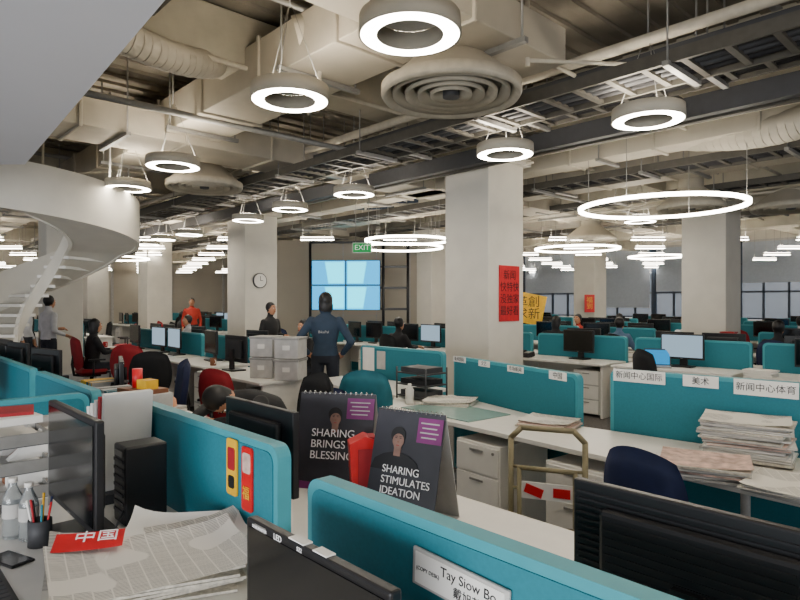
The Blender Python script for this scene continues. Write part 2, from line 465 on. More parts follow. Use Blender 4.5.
def chair_mesh(m, arms=True, hb=.55):
    b = B()
    for k in range(5):
        t = 2*pi*k/5+.3
        e = (.29*cos(t), .29*sin(t), .075)
        b.rod((0, 0, .11), e, .024, black, r2=.016, seg=8)
        b.rod((e[0]-.012*sin(t), e[1]+.012*cos(t), .03), (e[0]+.012*sin(t), e[1]-.012*cos(t), .03), .03, blackm, seg=12)
    b.rod((0, 0, .09), (0, 0, .4), .03, chrome); b.box((0, 0, .41), (.22, .22, .04), black)
    b.cushion(Matrix.Translation((0, 0, .47)) @ Matrix.Rotation(pi/2, 4, 'X'), .5, .48, .1, .0, m)
    b.path([(0, .1, .4), (0, .26, .43), (0, .29, .6), (0, .27, .75)], .02, black)
    b.cushion(Matrix.Translation((0, .25, .5+hb/2)) @ Matrix.Rotation(-.12, 4, 'X'), .46, hb, .075, -.05, m, k=.8)
    if arms:
        for s in (-1, 1):
            b.path([(s*.2, .05, .42), (s*.28, .05, .45), (s*.28, .05, .66)], .015, black)
            b.box((s*.28, .0, .675), (.06, .26, .03), black, bev=.01)
    return b
def mk(m, arms=True): return mesh_only(chair_mesh(m, arms), 'office_chair', merge=True)
CH = {'red': mk(redf), 'navy': mk(navy), 'teal': mk(tealf, False), 'black': mk(blackf)}
def chair(c, x, y, rz, s=1):
    o = inst('office_chair', CH[c], (x, y, 0), rz); o.scale = (s, s, s); return o
def desk_mesh(L, D, pedestal=True):
    b = B()
    b.box((0, 0, .735), (L, D, .03), white, bev=.004)
    for s in (-L/2+.04, L/2-.04):
        b.box((s, 0, .36), (.03, D-.1, .72), white)
    b.box((0, D/2-.04, .5), (L-.1, .02, .4), white)
    if pedestal:
        b.box((L/2-.28, 0, .34), (.4, D-.14, .6), lgrey, bev=.004)
        for k in range(3): b.box((L/2-.28, -D/2+.065, .14+k*.2), (.37, .012, .18), white); b.box((L/2-.28, -D/2+.055, .2+k*.2), (.1, .012, .012), grey)
    return b
DK = mesh_only(desk_mesh(1.5, .68), 'office_desk')
o = partition(1.5); PT = o.data; bpy.data.objects.remove(o)

def clutter(x, y, rz, z=.75, k=None):
    k = random.random() if k is None else k
    b = B()
    if k < .35:
        for i in range(random.randint(3, 7)): b.box((0, 0, .012+i*.024), (.3+random.uniform(-.02, .02), .22, .02), random.choice([paper, newse, lgrey, paper]), rot=(0, 0, random.uniform(-.15, .15)))
        nm = 'paper_stack'
    elif k < .6:
        for i in range(4): b.box((-.09+i*.06, 0, .14), (.05, .22, .28), random.choice([white, dgrey, lgrey, tealf, yellow]), bev=.003)
        nm = 'ring_binders'
    elif k < .8:
        b.lathe([(.0, 0), (.04, 0), (.042, .1), (.037, .1), (.035, .01), (0, .01)], (0, 0, 0), random.choice([white, redp, brown]), 16)
        b.path([(.04, 0, .08), (.065, 0, .07), (.065, 0, .04), (.04, 0, .025)], .005, white, 6); nm = 'coffee_mug'
    else:
        b.box((0, 0, .035), (.2, .2, .07), blackm, rot=(.15, 0, 0)); b.box((-.07, 0, .08), (.05, .2, .04), black, bev=.01)
        for i in range(4):
            for j in range(3): b.box((.02+j*.03, -.05+i*.03, .075+i*.004), (.02, .02, .01), lgrey)
        nm = 'desk_telephone'
    b.done(nm, (x, y, z), rz)
def occupied(x, y):
    return (14.8 < y < 20.5 and -4.8 < x < 2.2)
cols = [(1.22, 8.7), (6.17, 11.9), (-3.4, 13.8), (-8.0, 19.6), (-12.4, 24.4), (6.65, 21), (.9, 17.2), (13.5, 17), (-6.9, 12.2)]
SEATS = [(-7.9, 5.35, .1, 'blk', 'black', 0), (-7.8, 7.2, pi, 'blk', 'black', 0), (-6.5, 10.2, pi, 'blk', 'black', .06), (-5.2, 10.2, pi, 'blu', 'black', 0),
         (-4.9, 12.45, 0, 'whs', 'black', 0), (-2.7, 10.2, pi, 'blk', 'navy', 0), (-7.3, 12.45, 0, 'reds', 'black', 0), (-1.8, 9.5, 0, 'blk', 'black', 0),
         (-10.6, 3.0, pi, 'blk', 'red', .05), (-12.3, 5.4, 0, 'whs', 'black', 0), (-3.2, 13.55, pi, 'whs', 'black', 0), (-6.9, 13.55, pi, 'blk', 'black', 0),
         (-13.9, 3.05, pi, 'blu', 'black', 0), (-16.8, 7.1, pi, 'blk', 'black', 0)]
busy = [(W(s[0], s[1])[0], W(s[0], s[1])[1]) for s in SEATS]+[(-.91, 7.3), (-6.15, 10.5), (-7.0, 11.2), (-5.9, 17), (-2.15, 9.95), (-9.4, 14.6), (-3.6, 8.1), (-6.6, 12)]
def station(a, bb, side=(-1, 1)):
    x, y, _ = W(a, bb)
    if y < 4 or abs(x/y) > .82 or y > 31 or occupied(x, y): return
    if (x+4.9)**2+(y-8.3)**2 < 1.7**2: return
    if (x+6.2)**2+(y-10.7)**2 < 1.2**2: return
    for cx, cy in cols:
        if (cx-x)**2+(cy-y)**2 < 1.5**2: return
    inst('desk_partition', PT, (x, y, 0), R)
    far = y > 13
    for s in side:
        rz = R if s < 0 else R+pi
        dx, dy, _ = W(a, bb+s*.385); inst('office_desk', DK, (dx, dy, 0), rz)
        for t in ((-.32, .32) if random.random() < .45 else (random.uniform(-.2, .2),)):
            if random.random() < .92:
                mx, my, _ = W(a+t, bb+s*.28)
                inst('computer_monitor', random.choice([MOFF, MOFF, MOFF, MOFF, MON, MBL] if s > 0 else [MOFF, MOFF, MOFF, MON, MOFF]), (mx, my, .75), rz+random.uniform(-.2, .2))
        if not far and random.random() < .85:
            mx, my, _ = W(a+random.choice([-.62, .62]), bb+s*.55); clutter(mx, my, rz+random.uniform(-.3, .3))
        if random.random() < (.6 if not far else .4):
            mx, my, _ = W(a+random.uniform(-.2, .2), bb+s*1.15)
            if all((mx-p[0])**2+(my-p[1])**2 > .85**2 for p in busy) and all((mx-p[0])**2+(my-p[1])**2 > .95**2 for p in cols):
                chair(random.choice(['black', 'black', 'navy', 'red']), mx, my, rz+pi+random.uniform(-.6, .6))
for k in range(9): station(-8.2-k*1.62, 4.2)
for k in range(2): station(-5.9-k*1.62, 1.06)
for k in range(6): station(-10.5-k*1.62, -.9)
for k in range(17): station(-1.6-k*1.62, 8.3)
for k in range(17): station(-.9-k*1.62, 11.3)
for k in range(14): station(-.3-k*1.9, 14.7)
for k in range(12): station(-.3-k*2.2, 17.6, (-1,))
for k in range(10): station(-.3-k*2.3, 21.2, (-1,))

# ------------------------------------------------------------ row 0 : foreground
b = B()
b.prism([(-3.55, 1.0), (-3.55, .05), (-1.2, .05), (-1.2, .22), (.25, .22), (.25, .96), (-1.44, .96), (-1.44, 1.0)], .72, .75, white)
for a in (-3.5, -1.55, .2): b.box((a, .6, .36), (.03, .6, .72), white)
b.done('office_desk', (0, 0, 0), R, bev=.003)
b = B()
b.box((-2.45, 1.55, .735), (5.3, .88, .03), white)
for a in (-5.05, -3.4, -1.6, .1): b.box((a, 1.55, .36), (.03, .78, .72), white)
b.done('office_desk', (0, 0, 0), R, bev=.003)
pa = partition(1.58, loc=W(-2.48, 1.06), top=1.13); pb = partition(1.75, loc=W(-.555, 1.0), top=1.105); partition(1.35, loc=W(-4.32, 1.06))
partition(.85, loc=W(-3.62, .58), rz=R+pi/2)
b = B(); b.prism(rrect(-.038, .038, -.1, .1, .012, bottom=True), 0, -.006, yellow, 'xz')
b.prism(rrect(-.026, .026, -.01, .07, .01, bottom=True), -.006, -.008, redf, 'xz'); b.prism(rrect(-.022, .022, -.075, -.03, .01, bottom=True), -.006, -.008, blackt, 'xz')
o = b.done('yellow_card'); o.parent = pa; o.location = (.5, -.032, 1.01)
b = B(); b.prism(rrect(-.036, .036, -.11, .11, .012, bottom=True), 0, -.006, redp, 'xz')
b.prism(rrect(-.026, .026, .02, .09, .01, bottom=True), -.006, -.008, pinkn, 'xz')
o = b.done('red_card'); o.parent = pa; o.location = (.61, -.032, .99); txt(o, '福', .05, (0, -.009, -.05), m=gold)
b = B(); b.box((0, 0, 0), (.17, .005, .12), paper); o = b.done('pinned_note'); o.parent = pa; o.location = (-.62, -.034, 1.02)
b = B(); b.box((0, 0, 0), (.27, .008, .085), lgrey, bev=.002); b.box((0, -.004, 0), (.25, .004, .07), paper)
o = b.done('name_plate'); o.parent = pb; o.location = (-.295, -.038, .995); o.rotation_euler = (0, .04, 0)
txt(o, 'Tay Siow Bo', .03, (.03, -.0065, .016)); txt(o, '戴旭茂', .026, (.03, -.0065, -.016)); txt(o, '(COPY DESK)', .012, (-.085, -.0065, .0))
b = monitor_mesh(screen, w=.54, h=.31, zc=.155)
b.box((-.2, -.0165, .3), (.05, .002, .012), grey)
m1 = b.done('computer_monitor', (-.19, 1.315, .752), R)
txt(m1, 'LED', .02, (-.12, -.017, .3), m=whitet); txt(m1, 'SENSOMASTER', .01, (-.2, -.0185, .3), m=whitet); txt(m1, 'S22', .014, (-.03, -.017, .3), m=whitet)
b = B(); b.box((0, 0, .0), (.06, .025, .003), paper); b.box((.09, 0, .0), (.05, .025, .003), paper); o = b.done('paper_label'); o.parent = m1; o.location = (-.05, .0, .312)
b = monitor_mesh(screen, ribs=True, w=.62, h=.36, zc=.205)
b.done('computer_monitor', (.68, 1.37, .75), R+pi)
inst('computer_monitor', MOFF, (-.575, 2.46, .75), R+pi)
b = monitor_mesh(screen, w=.6, h=.38, zc=.27); b.done('computer_monitor', (-1.185, 2.18, .75), R)
b = B(); b.box((0, 0, .09), (.2, .14, .18), blackm, bev=.01)
b.box((0, 0, .185), (.18, .05, .03), black, bev=.01)
for i in range(4):
    for j in range(3): b.box((-.05+j*.03, -.072, .06+i*.03), (.02, .006, .018), dgrey)
b.done('desk_telephone', W(-.83, .88, .75), R)
b = B(); b.box((0, 0, .15), (.13, .16, .30), black, bev=.008)
for k in range(7): b.box((0, -.082, .05+k*.032), (.1, .006, .012), dgrey)
b.box((0, -.084, .27), (.08, .004, .02), grey)
b.path([(.05, -.08, .06), (.1, -.13, .012), (.16, -.15, .006), (.2, -.1, .006), (.24, .02, .006)], .004, blackm, 6)
b.done('desktop_computer', (-1.02, 2.36, .75), R)
b = B()
for k in range(5): b.box((-.1+k*.045, 0, .19+.01*k), (.035, .2, .38+.02*k), [paper, white, lgrey, redf, paper][k], rot=(0, .05*k-.1, 0))
b.box((0, 0, .02), (.28, .22, .04), dgrey); b.done('file_folders', (-1.25, 2.68, .75), R)
b = B()
for k in range(3):
    z = .04+k*.11
    b.box((0, 0, z), (.34, .26, .008), dgrey)
    for s in (-1, 1): b.box((s*.17, 0, z+.025), (.006, .26, .05), grey)
    b.box((0, .13, z+.025), (.34, .006, .05), grey); b.box((0, 0, z+.02), (.28, .22, .025), paper)
for sx in (-1, 1):
    for sy in (-1, 1): b.rod((sx*.17, sy*.13, 0), (sx*.17, sy*.13, .34), .006, grey, seg=6)
b.box((.02, 0, .36), (.26, .2, .03), paper, rot=(0, 0, .1)); b.box((-.02, .02, .38), (.22, .18, .015), redf, rot=(0, 0, -.2))
b.done('letter_tray', (-1.68, 2.55, .75), R)
def bottle(x, y, s=1.0):
    b = B()
    b.lathe([(0, 0), (.03, 0), (.033, .01), (.033, .05), (.031, .06), (.033, .07), (.033, .13), (.03, .15), (.014, .185), (.013, .2)], (0, 0, 0), plastic, 24)
    b.rod((0, 0, .198), (0, 0, .215), .015, white, seg=16); b.lathe([(.0335, .075), (.0335, .125)], (0, 0, 0), lgrey, 24)
    o = b.done('water_bottle', (x, y, .75)); o.scale = (s, s, s)
bottle(-1.40, 2.17); bottle(-1.33, 2.15, .95)
def penpot(x, y, z, m, seed=0):
    b = B(); b.lathe([(0, 0), (.038, 0), (.038, .09), (.034, .09), (.033, .01), (0, .01)], (0, 0, 0), m, 20)
    for k in range(7):
        t = k*.9+seed; b.rod((.015*cos(t), .015*sin(t), .02), (.04*cos(t), .04*sin(t), .15+.01*(k % 3)), .004, [redp, navy, yellow, blackm, paper, redf, teal][k], seg=6)
    b.done('pen_holder', (x, y, z))
penpot(-1.26, 2.1, .75, dgrey)
b = B(); b.box((0, 0, .005), (.075, .15, .009), black, bev=.004); b.box((0, 0, .0098), (.068, .135, .001), screen); b.done('mobile_phone', (-1.28, 1.97, .75), 1.1)
b = B(); b.box((0, 0, .012), (.42, .15, .02), black, bev=.005)
for i in range(4):
    for j in range(14): b.box((-.19+j*.029, -.05+i*.032, .025), (.023, .025, .008), dgrey)
b.done('computer_keyboard', (-1.17, 1.68, .75), R)
x, y, _ = W(-3.35, .86); penpot(x, y, .75, brown, 1)
x, y, _ = W(-3.75, 1.35); b = B(); b.box((0, 0, .15), (.3, .22, .3), lgrey, bev=.006); b.box((0, -.112, .2), (.2, .004, .08), white); b.box((0, 0, .31), (.26, .18, .03), brown)
b.box((.05, 0, .35), (.1, .08, .06), yellow); b.rod((-.06, 0, .32), (-.06, 0, .44), .03, redp, seg=16); b.done('storage_box', (x, y, .75), R+.2)
for a, bb, k in ((-4.2, 1.35, .5), (-4.7, 1.4, .5), (-3.4, 1.3, .7), (-4.5, 1.75, .1), (-3.0, 1.35, .1), (-2.6, 1.7, .9), (-3.3, .4, .1), (-4.9, 1.8, .7)):
    x, y, _ = W(a, bb); clutter(x, y, R+random.uniform(-.4, .4), k=k)
x, y, _ = W(-4.0, 1.3); penpot(x, y, .75, redp, 2)
x, y, _ = W(-3.05, .9); bottle(x, y, 1.1)
b = B()
for k, m_ in enumerate((white, redp, lgrey, brown, paper)):
    h = .27+.03*(k % 3); b.prism([(-.11, 0), (.11, 0), (.11, h), (.02, h), (-.11, h*.6)], -.16+k*.065, -.11+k*.065, m_, 'yz')
b.done('magazine_file', W(-3.1, .62, .75), R)
def sheet(b, c, w, h, rz, curl, m, seed=0, z=.0):
    def fn(i, j):
        x = (i-.5)*w; y = (j-.5)*h
        zz_ = z+curl*((2*i-1)**4)*.5+curl*.5*max(0, (2*j-1))**3+.006*sin(9*x+seed)*cos(7*y+seed*2)+.006
        return Vector((c[0]+x*cos(rz)-y*sin(rz), c[1]+x*sin(rz)+y*cos(rz), zz_))
    b.grid(16, 12, fn, m)
b = B()
for k in range(6): b.box((.0, .0, .006+k*.01), (.5+random.uniform(-.02, .02), .36, .008), newse, rot=(0, 0, .5+random.uniform(-.1, .1)))
sheet(b, (.02, .0), .58, .42, .55, .05, news, 1, .066)
sheet(b, (.12, .12), .5, .36, .25, .08, paper, 2, .06)
sheet(b, (.06, -.09), .54, .36, .65, .04, news, 3, .09)
o = b.done('newspaper_pile', (-.77, 1.84, .75), radians(-4))
b = B(); sheet(b, (0, 0), .19, .09, 0, .003, redp, 2, 0); q = b.done('newspaper_masthead'); q.parent = o; q.location = (-.16, -.05, .130); q.rotation_euler = (.2, .03, .4)
txt(q, '中国', .062, (.02, 0, .016), rx=0, m=whitet)
# calendars (A3 tent)
def calendar(x, y, rz, w, lines, hh=.42, tz=.15, ts=.045, fx=-.12):
    b = B(); t = .11
    def slab(y0, y1, z0, z1, m, th=.004):
        b.box((0, (y0+y1)/2, (z0+z1)/2), (w, th, sqrt((y1-y0)**2+(z1-z0)**2)), m, rot=(-math.atan2(y1-y0, z1-z0), 0, 0))
    slab(-t, 0, 0, hh, calbk); slab(t, 0, 0, hh, lgrey); b.box((0, 0, .002), (w, 2*t, .003), lgrey)
    for k in range(14):
        x0 = -w/2+.02+k*(w-.04)/13
        b.lathe([(.009, -.002), (.009, .002)], (x0, 0, hh), chrome, 10, M=Matrix.Rotation(pi/2, 3, 'Y'))
    o = b.done('desk_calendar', (x, y, .75), rz)
    tilt = math.atan2(t, hh)
    f = B()
    f.prism([(w*.14, .415), (w*.49, .415), (w*.49, .32), (w*.14, .32)], -.001, -.003, purple, 'xz')
    for k in range(4): f.box((w*.31, -.0035, .395-k*.018), (w*(.26-.05*(k % 2)), .001, .005), lgrey)
    f.prism([(-w*.5, .0), (-w*.5, .035), (w*.5, .015), (w*.5, .0)], -.001, -.003, purple, 'xz')
    n = 24
    f.prism([(w*fx-.115, .2), (w*fx-.1, .24), (w*fx-.06, .262), (w*fx-.02, .272), (w*fx+.02, .272), (w*fx+.06, .262), (w*fx+.095, .24), (w*fx+.11, .2)], -.001, -.003, greysh, 'xz')
    f.prism([(w*fx-.015, .258), (w*fx+.015, .258), (w*fx+.016, .3), (w*fx-.016, .3)], -.001, -.0032, skind, 'xz')
    f.prism([(w*fx-.003+.033*cos(2*pi*i/n), .338+.032*sin(2*pi*i/n)) for i in range(n)], -.002, -.0040, blackt, 'xz')
    f.prism([(w*fx+.026*cos(2*pi*i/n)*(1 if sin(2*pi*i/n) > -.3 else .85), .318+(.026 if i < n/2 else .038)*sin(2*pi*i/n)) for i in range(n)], -.003, -.0046, skind, 'xz')
    for s in (-1, 1):
        f.box((w*fx+s*.010, -.005, .327), (.009, .0006, .0025), blackt); f.box((w*fx+s*.010, -.005, .333), (.012, .0006, .002), blackt)
    f.box((w*fx, -.005, .299), (.014, .0006, .0025), redf); f.box((w*fx+.001, -.005, .312), (.007, .0006, .003), brown)
    fo = f.done('calendar_page'); fo.parent = o; fo.location = (0, -t-.004, 0); fo.rotation_euler = (-tilt, 0, 0)
    txt(fo, lines, ts, (-w*.3, -.006, tz), m=whitet, align='LEFT')
    return o
calendar(.045, 2.36, radians(-33), .31, 'SHARING\nSTIMULATES\nIDEATION', tz=.165, ts=.04)
calendar(-.29, 2.82, radians(-14), .37, 'SHARING\nBRINGS\nBLESSINGS', tz=.2, ts=.05, fx=.0)
b = B(); b.prism([(-.07, 0), (.06, 0), (.075, .22), (.06, .27), (-.02, .3), (-.085, .27)], -.05, .05, redp, 'xz'); b.box((0, -.052, .15), (.1, .004, .2), redf); b.box((0, 0, .29), (.05, .08, .01), redf)
b.done('magazine_file', (-.13, 2.5, .75), radians(10), bev=.006)

# ------------------------------------------------------------ row 1 : right desk
b = B()
b.prism([(-.09, 4.82), (2.05, 2.15), (2.95, 2.55), (2.3, 3.16), (1.36, 4.0), (1.2, 4.14), (.48, 5.5), (-.05, 5.35)], .72, .75, white)
for p in ((.0, 4.9), (.3, 5.1), (2.0, 2.3), (2.8, 2.55), (1.9, 3.3)): b.rod((*p, 0), (*p, .72), .025, lgrey)
b.done('office_desk', bev=.003)
p1 = seg_partition((.52, 5.55), (1.25, 4.15)); p2 = seg_partition((1.42, 4.02), (2.95, 2.64), 1.155)
pd = seg_partition((-.44, 7.0), (.45, 6.05))
def tag(par, x, z, s, w, h=.07, size=.05, tilt=0):
    b = B(); b.box((0, 0, 0), (w, .004, h), paper); o = b.done('name_sign'); o.parent = par; o.location = (x, -.036, z); o.rotation_euler = (0, tilt, 0)
    txt(o, s, size, (0, -.003, 0))
tag(p1, -.68, 1.08, '新闻国际', .2, .05, .04); tag(p1, -.3, 1.075, '文艺', .16, .05, .04); tag(p1, .12, 1.07, '市场新闻', .2, .05, .04); tag(p1, .6, 1.07, '中国', .18, .06, .05)
tag(p2, -.84, 1.12, '新闻中心国际', .33, .08, .05); tag(p2, -.47, 1.12, '美术', .2, .07, .05); tag(p2, -.13, 1.11, '新闻中心体育', .32, .09, .05)
b = B(); b.box((0, 0, 0), (.2, .004, .26), paper); o = b.done('pinned_note'); o.parent = pd; o.location = (-.5, -.034, .95)
b = B(); b.box((0, 0, 0), (.14, .004, .2), lgrey); o = b.done('pinned_note'); o.parent = pd; o.location = (-.28, -.034, .95)
b = B(); b.box((0, 0, .004), (.75, .45, .008), glasst); b.done('desk_pad', (.42, 4.66, .75), radians(-51))
def pedestal(x, y):
    b = B(); b.box((0, 0, .34), (.4, .5, .62), white, bev=.006)
    for k in range(3):
        b.box((0, -.256, .14+k*.2), (.38, .014, .185), white, bev=.003); b.box((0, -.266, .2+k*.2), (.12, .008, .014), grey)
    b.rod((.15, -.26, .6), (.15, -.27, .6), .01, grey)
    for sx in (-.15, .15):
        for sy in (-.2, .2): b.rod((sx, sy, 0), (sx, sy, .04), .02, blackm)
    b.done('pedestal_cabinet', (x, y, 0), radians(-51))
pedestal(.72, 4.22); pedestal(1.2, 3.62)
def nstack(x, y, n, rz, w=.4, d=.3, top=news):
    b = B(); z = 0
    for k in range(n):
        h = random.uniform(.008, .016)
        b.box((random.uniform(-.02, .02), random.uniform(-.02, .02), z+h/2), (w+random.uniform(-.04, .02), d+random.uniform(-.03, .02), h), random.choice([newse, newse, paper, lgrey, newse, pinkn]), rot=(0, 0, random.uniform(-.12, .12)), bev=.003)
        z += h+.0005
    sheet(b, (0, 0), w, d, .05, .012, top, 2, z)
    b.done('newspaper_stack', (x, y, .75), rz)
nstack(1.88, 3.26, 17, radians(-35), .42, .3); nstack(1.5, 2.95, 5, radians(-30), .4, .3, pinkn); nstack(1.78, 2.62, 3, radians(-50), .45, .32)
nstack(1.02, 4.1, 3, radians(-40), .36, .26); nstack(.42, 5.0, 3, radians(-20), .42, .3, news); nstack(2.15, 2.8, 4, radians(-45), .4, .3)
b = B(); b.box((0, 0, .012), (.44, .16, .02), black, bev=.005)
for i in range(4):
    for j in range(14): b.box((-.19+j*.029, -.05+i*.032, .025), (.023, .025, .008), dgrey)
b.done('computer_keyboard', (2.15, 2.45, .75), radians(-30))
b = B(); b.lathe([(0, 0), (.035, 0), (.035, .12), (.015, .15), (.015, .17), (0, .17)], (0, 0, 0), white, 16); b.done('hand_lotion_bottle', (.08, 5.0, .75))
b = B()
for k in range(3):
    b.box((0, 0, .03+k*.1), (.36, .26, .012), dgrey)
    b.box((0, 0, .055+k*.1), (.3, .22, .05), [dgrey, blackm, dgrey][k])
for sx in (-1, 1):
    for sy in (-1, 1): b.rod((sx*.18, sy*.13, 0), (sx*.18, sy*.13, .28), .008, dgrey, seg=6)
b.done('letter_tray', (.19, 5.28, .75), R)
b = B(); b.box((0, 0, .01), (.33, .23, .018), grey, bev=.004); b.box((0, .15, .12), (.33, .012, .22), dgrey, rot=(-.25, 0, 0)); b.box((0, .142, .12), (.3, .006, .19), screenon, rot=(-.25, 0, 0))
b.done('laptop', (3.36, 7.83, .75), radians(-22))
# trolley
b = B(); w = .2
b.path([(-w, 0, .06), (-w, 0, .84), (-w+.06, 0, .9), (w-.06, 0, .9), (w, 0, .84), (w, 0, .06)], .016, beige)
b.path([(-w+.05, -.02, .1), (-w+.05, -.02, .68), (w-.05, -.02, .68), (w-.05, -.02, .1)], .013, beige)
for z in (.36, .56, .68): b.rod((-w, 0, z), (w, 0, z), .009, beige)
b.box((0, -.015, .56), (2*w-.08, .012, .09), paper); b.box((-.07, -.023, .56), (.1, .006, .05), redp, rot=(0, .3, 0)); b.box((.08, -.023, .56), (.09, .006, .05), redp)
b.box((0, -.1, .06), (2*w+.04, .24, .02), beige, bev=.006)
for s in (-1, 1):
    b.box((s*w, -.02, .34), (.05, .05, .09), yellow, bev=.01)
    b.rod((s*w-.02, .05, .07), (s*w+.02, .05, .07), .07, blackm, seg=20); b.rod((s*w-.022, .05, .07), (s*w+.022, .05, .07), .045, yellow)
b.done('folding_hand_trolley', (.81, 3.3, 0), radians(-22))

chair('navy', 1.24, 2.78, radians(125), .92); chair('teal', -.27, 5.15, radians(175)); chair('navy', -.66, 5.0, radians(200), .88)
chair('red', -1.72, 6.0, radians(160), .92); chair('red', -3.6, 8.1, radians(185)); chair('red', -6.6, 9.9, radians(150)); chair('black', -2.0, 5.1, radians(120), .9)
chair('black', -2.9, 7.0, radians(200))
inst('office_desk', DK, W(-4.75, 4.04), R)
inst('office_desk', DK, W(-6.35, 3.55), R)
def fbox(x, y, z):
    b = B(); b.box((0, 0, .11), (.27, .3, .22), lgrey, bev=.01); b.box((0, 0, .215), (.285, .315, .03), grey, bev=.005); b.box((0, -.152, .12), (.08, .006, .05), white)
    b.done('storage_box', (x, y, z), radians(-10))
for x, y in ((-1.52, 6.82), (-1.2, 6.6)):
    fbox(x, y, .75); fbox(x, y, .985)
inst('computer_monitor', MOFF, W(-6.85, 3.6, .75), R+pi); inst('computer_monitor', MOFF, W(-4.6, 1.5, .75), R+pi-.3)
b = B(); b.rod((0, 0, 0), (0, 0, .015), .05, white); b.rod((0, 0, 0), (0, 0, .1), .008, grey)
b.lathe([(.045, .1), (.065, .1), (.06, .15), (.03, .18), (.0, .185)], (0, 0, 0), warm, 20); b.done('table_lamp', W(-4.3, 1.72, .75))
b = B(); b.box((0, 0, 0), (.8, .02, .75), yellow, rot=(0, .2, 0)); b.rod((-.3, .03, -1.4), (-.3, .03, .9), .015, grey); b.box((-.3, .03, -1.42), (.4, .4, .03), grey)
o = b.done('yellow_banner', (3.2, 15.0, 1.44), radians(-20)); txt(o, '革創\n求新', .3, (0, -.012, 0), m=blackt, ry=0)
b = B(); b.box((0, 0, 0), (.34, .02, .6), redp); o = b.done('red_wall_sign', (6.45, 20.42, 1.55), radians(-2)); txt(o, '福\n到', .22, (0, -.012, 0), m=gold)
b = B(); b.box((0, 0, .17), (.2, .2, .34), redp, bev=.01); b.box((0, -.102, .25), (.12, .006, .015), blackt); b.box((0, 0, .35), (.22, .22, .02), redf, bev=.005)
b.done('red_suggestion_box', W(-3.55, 10.75, .75), R)

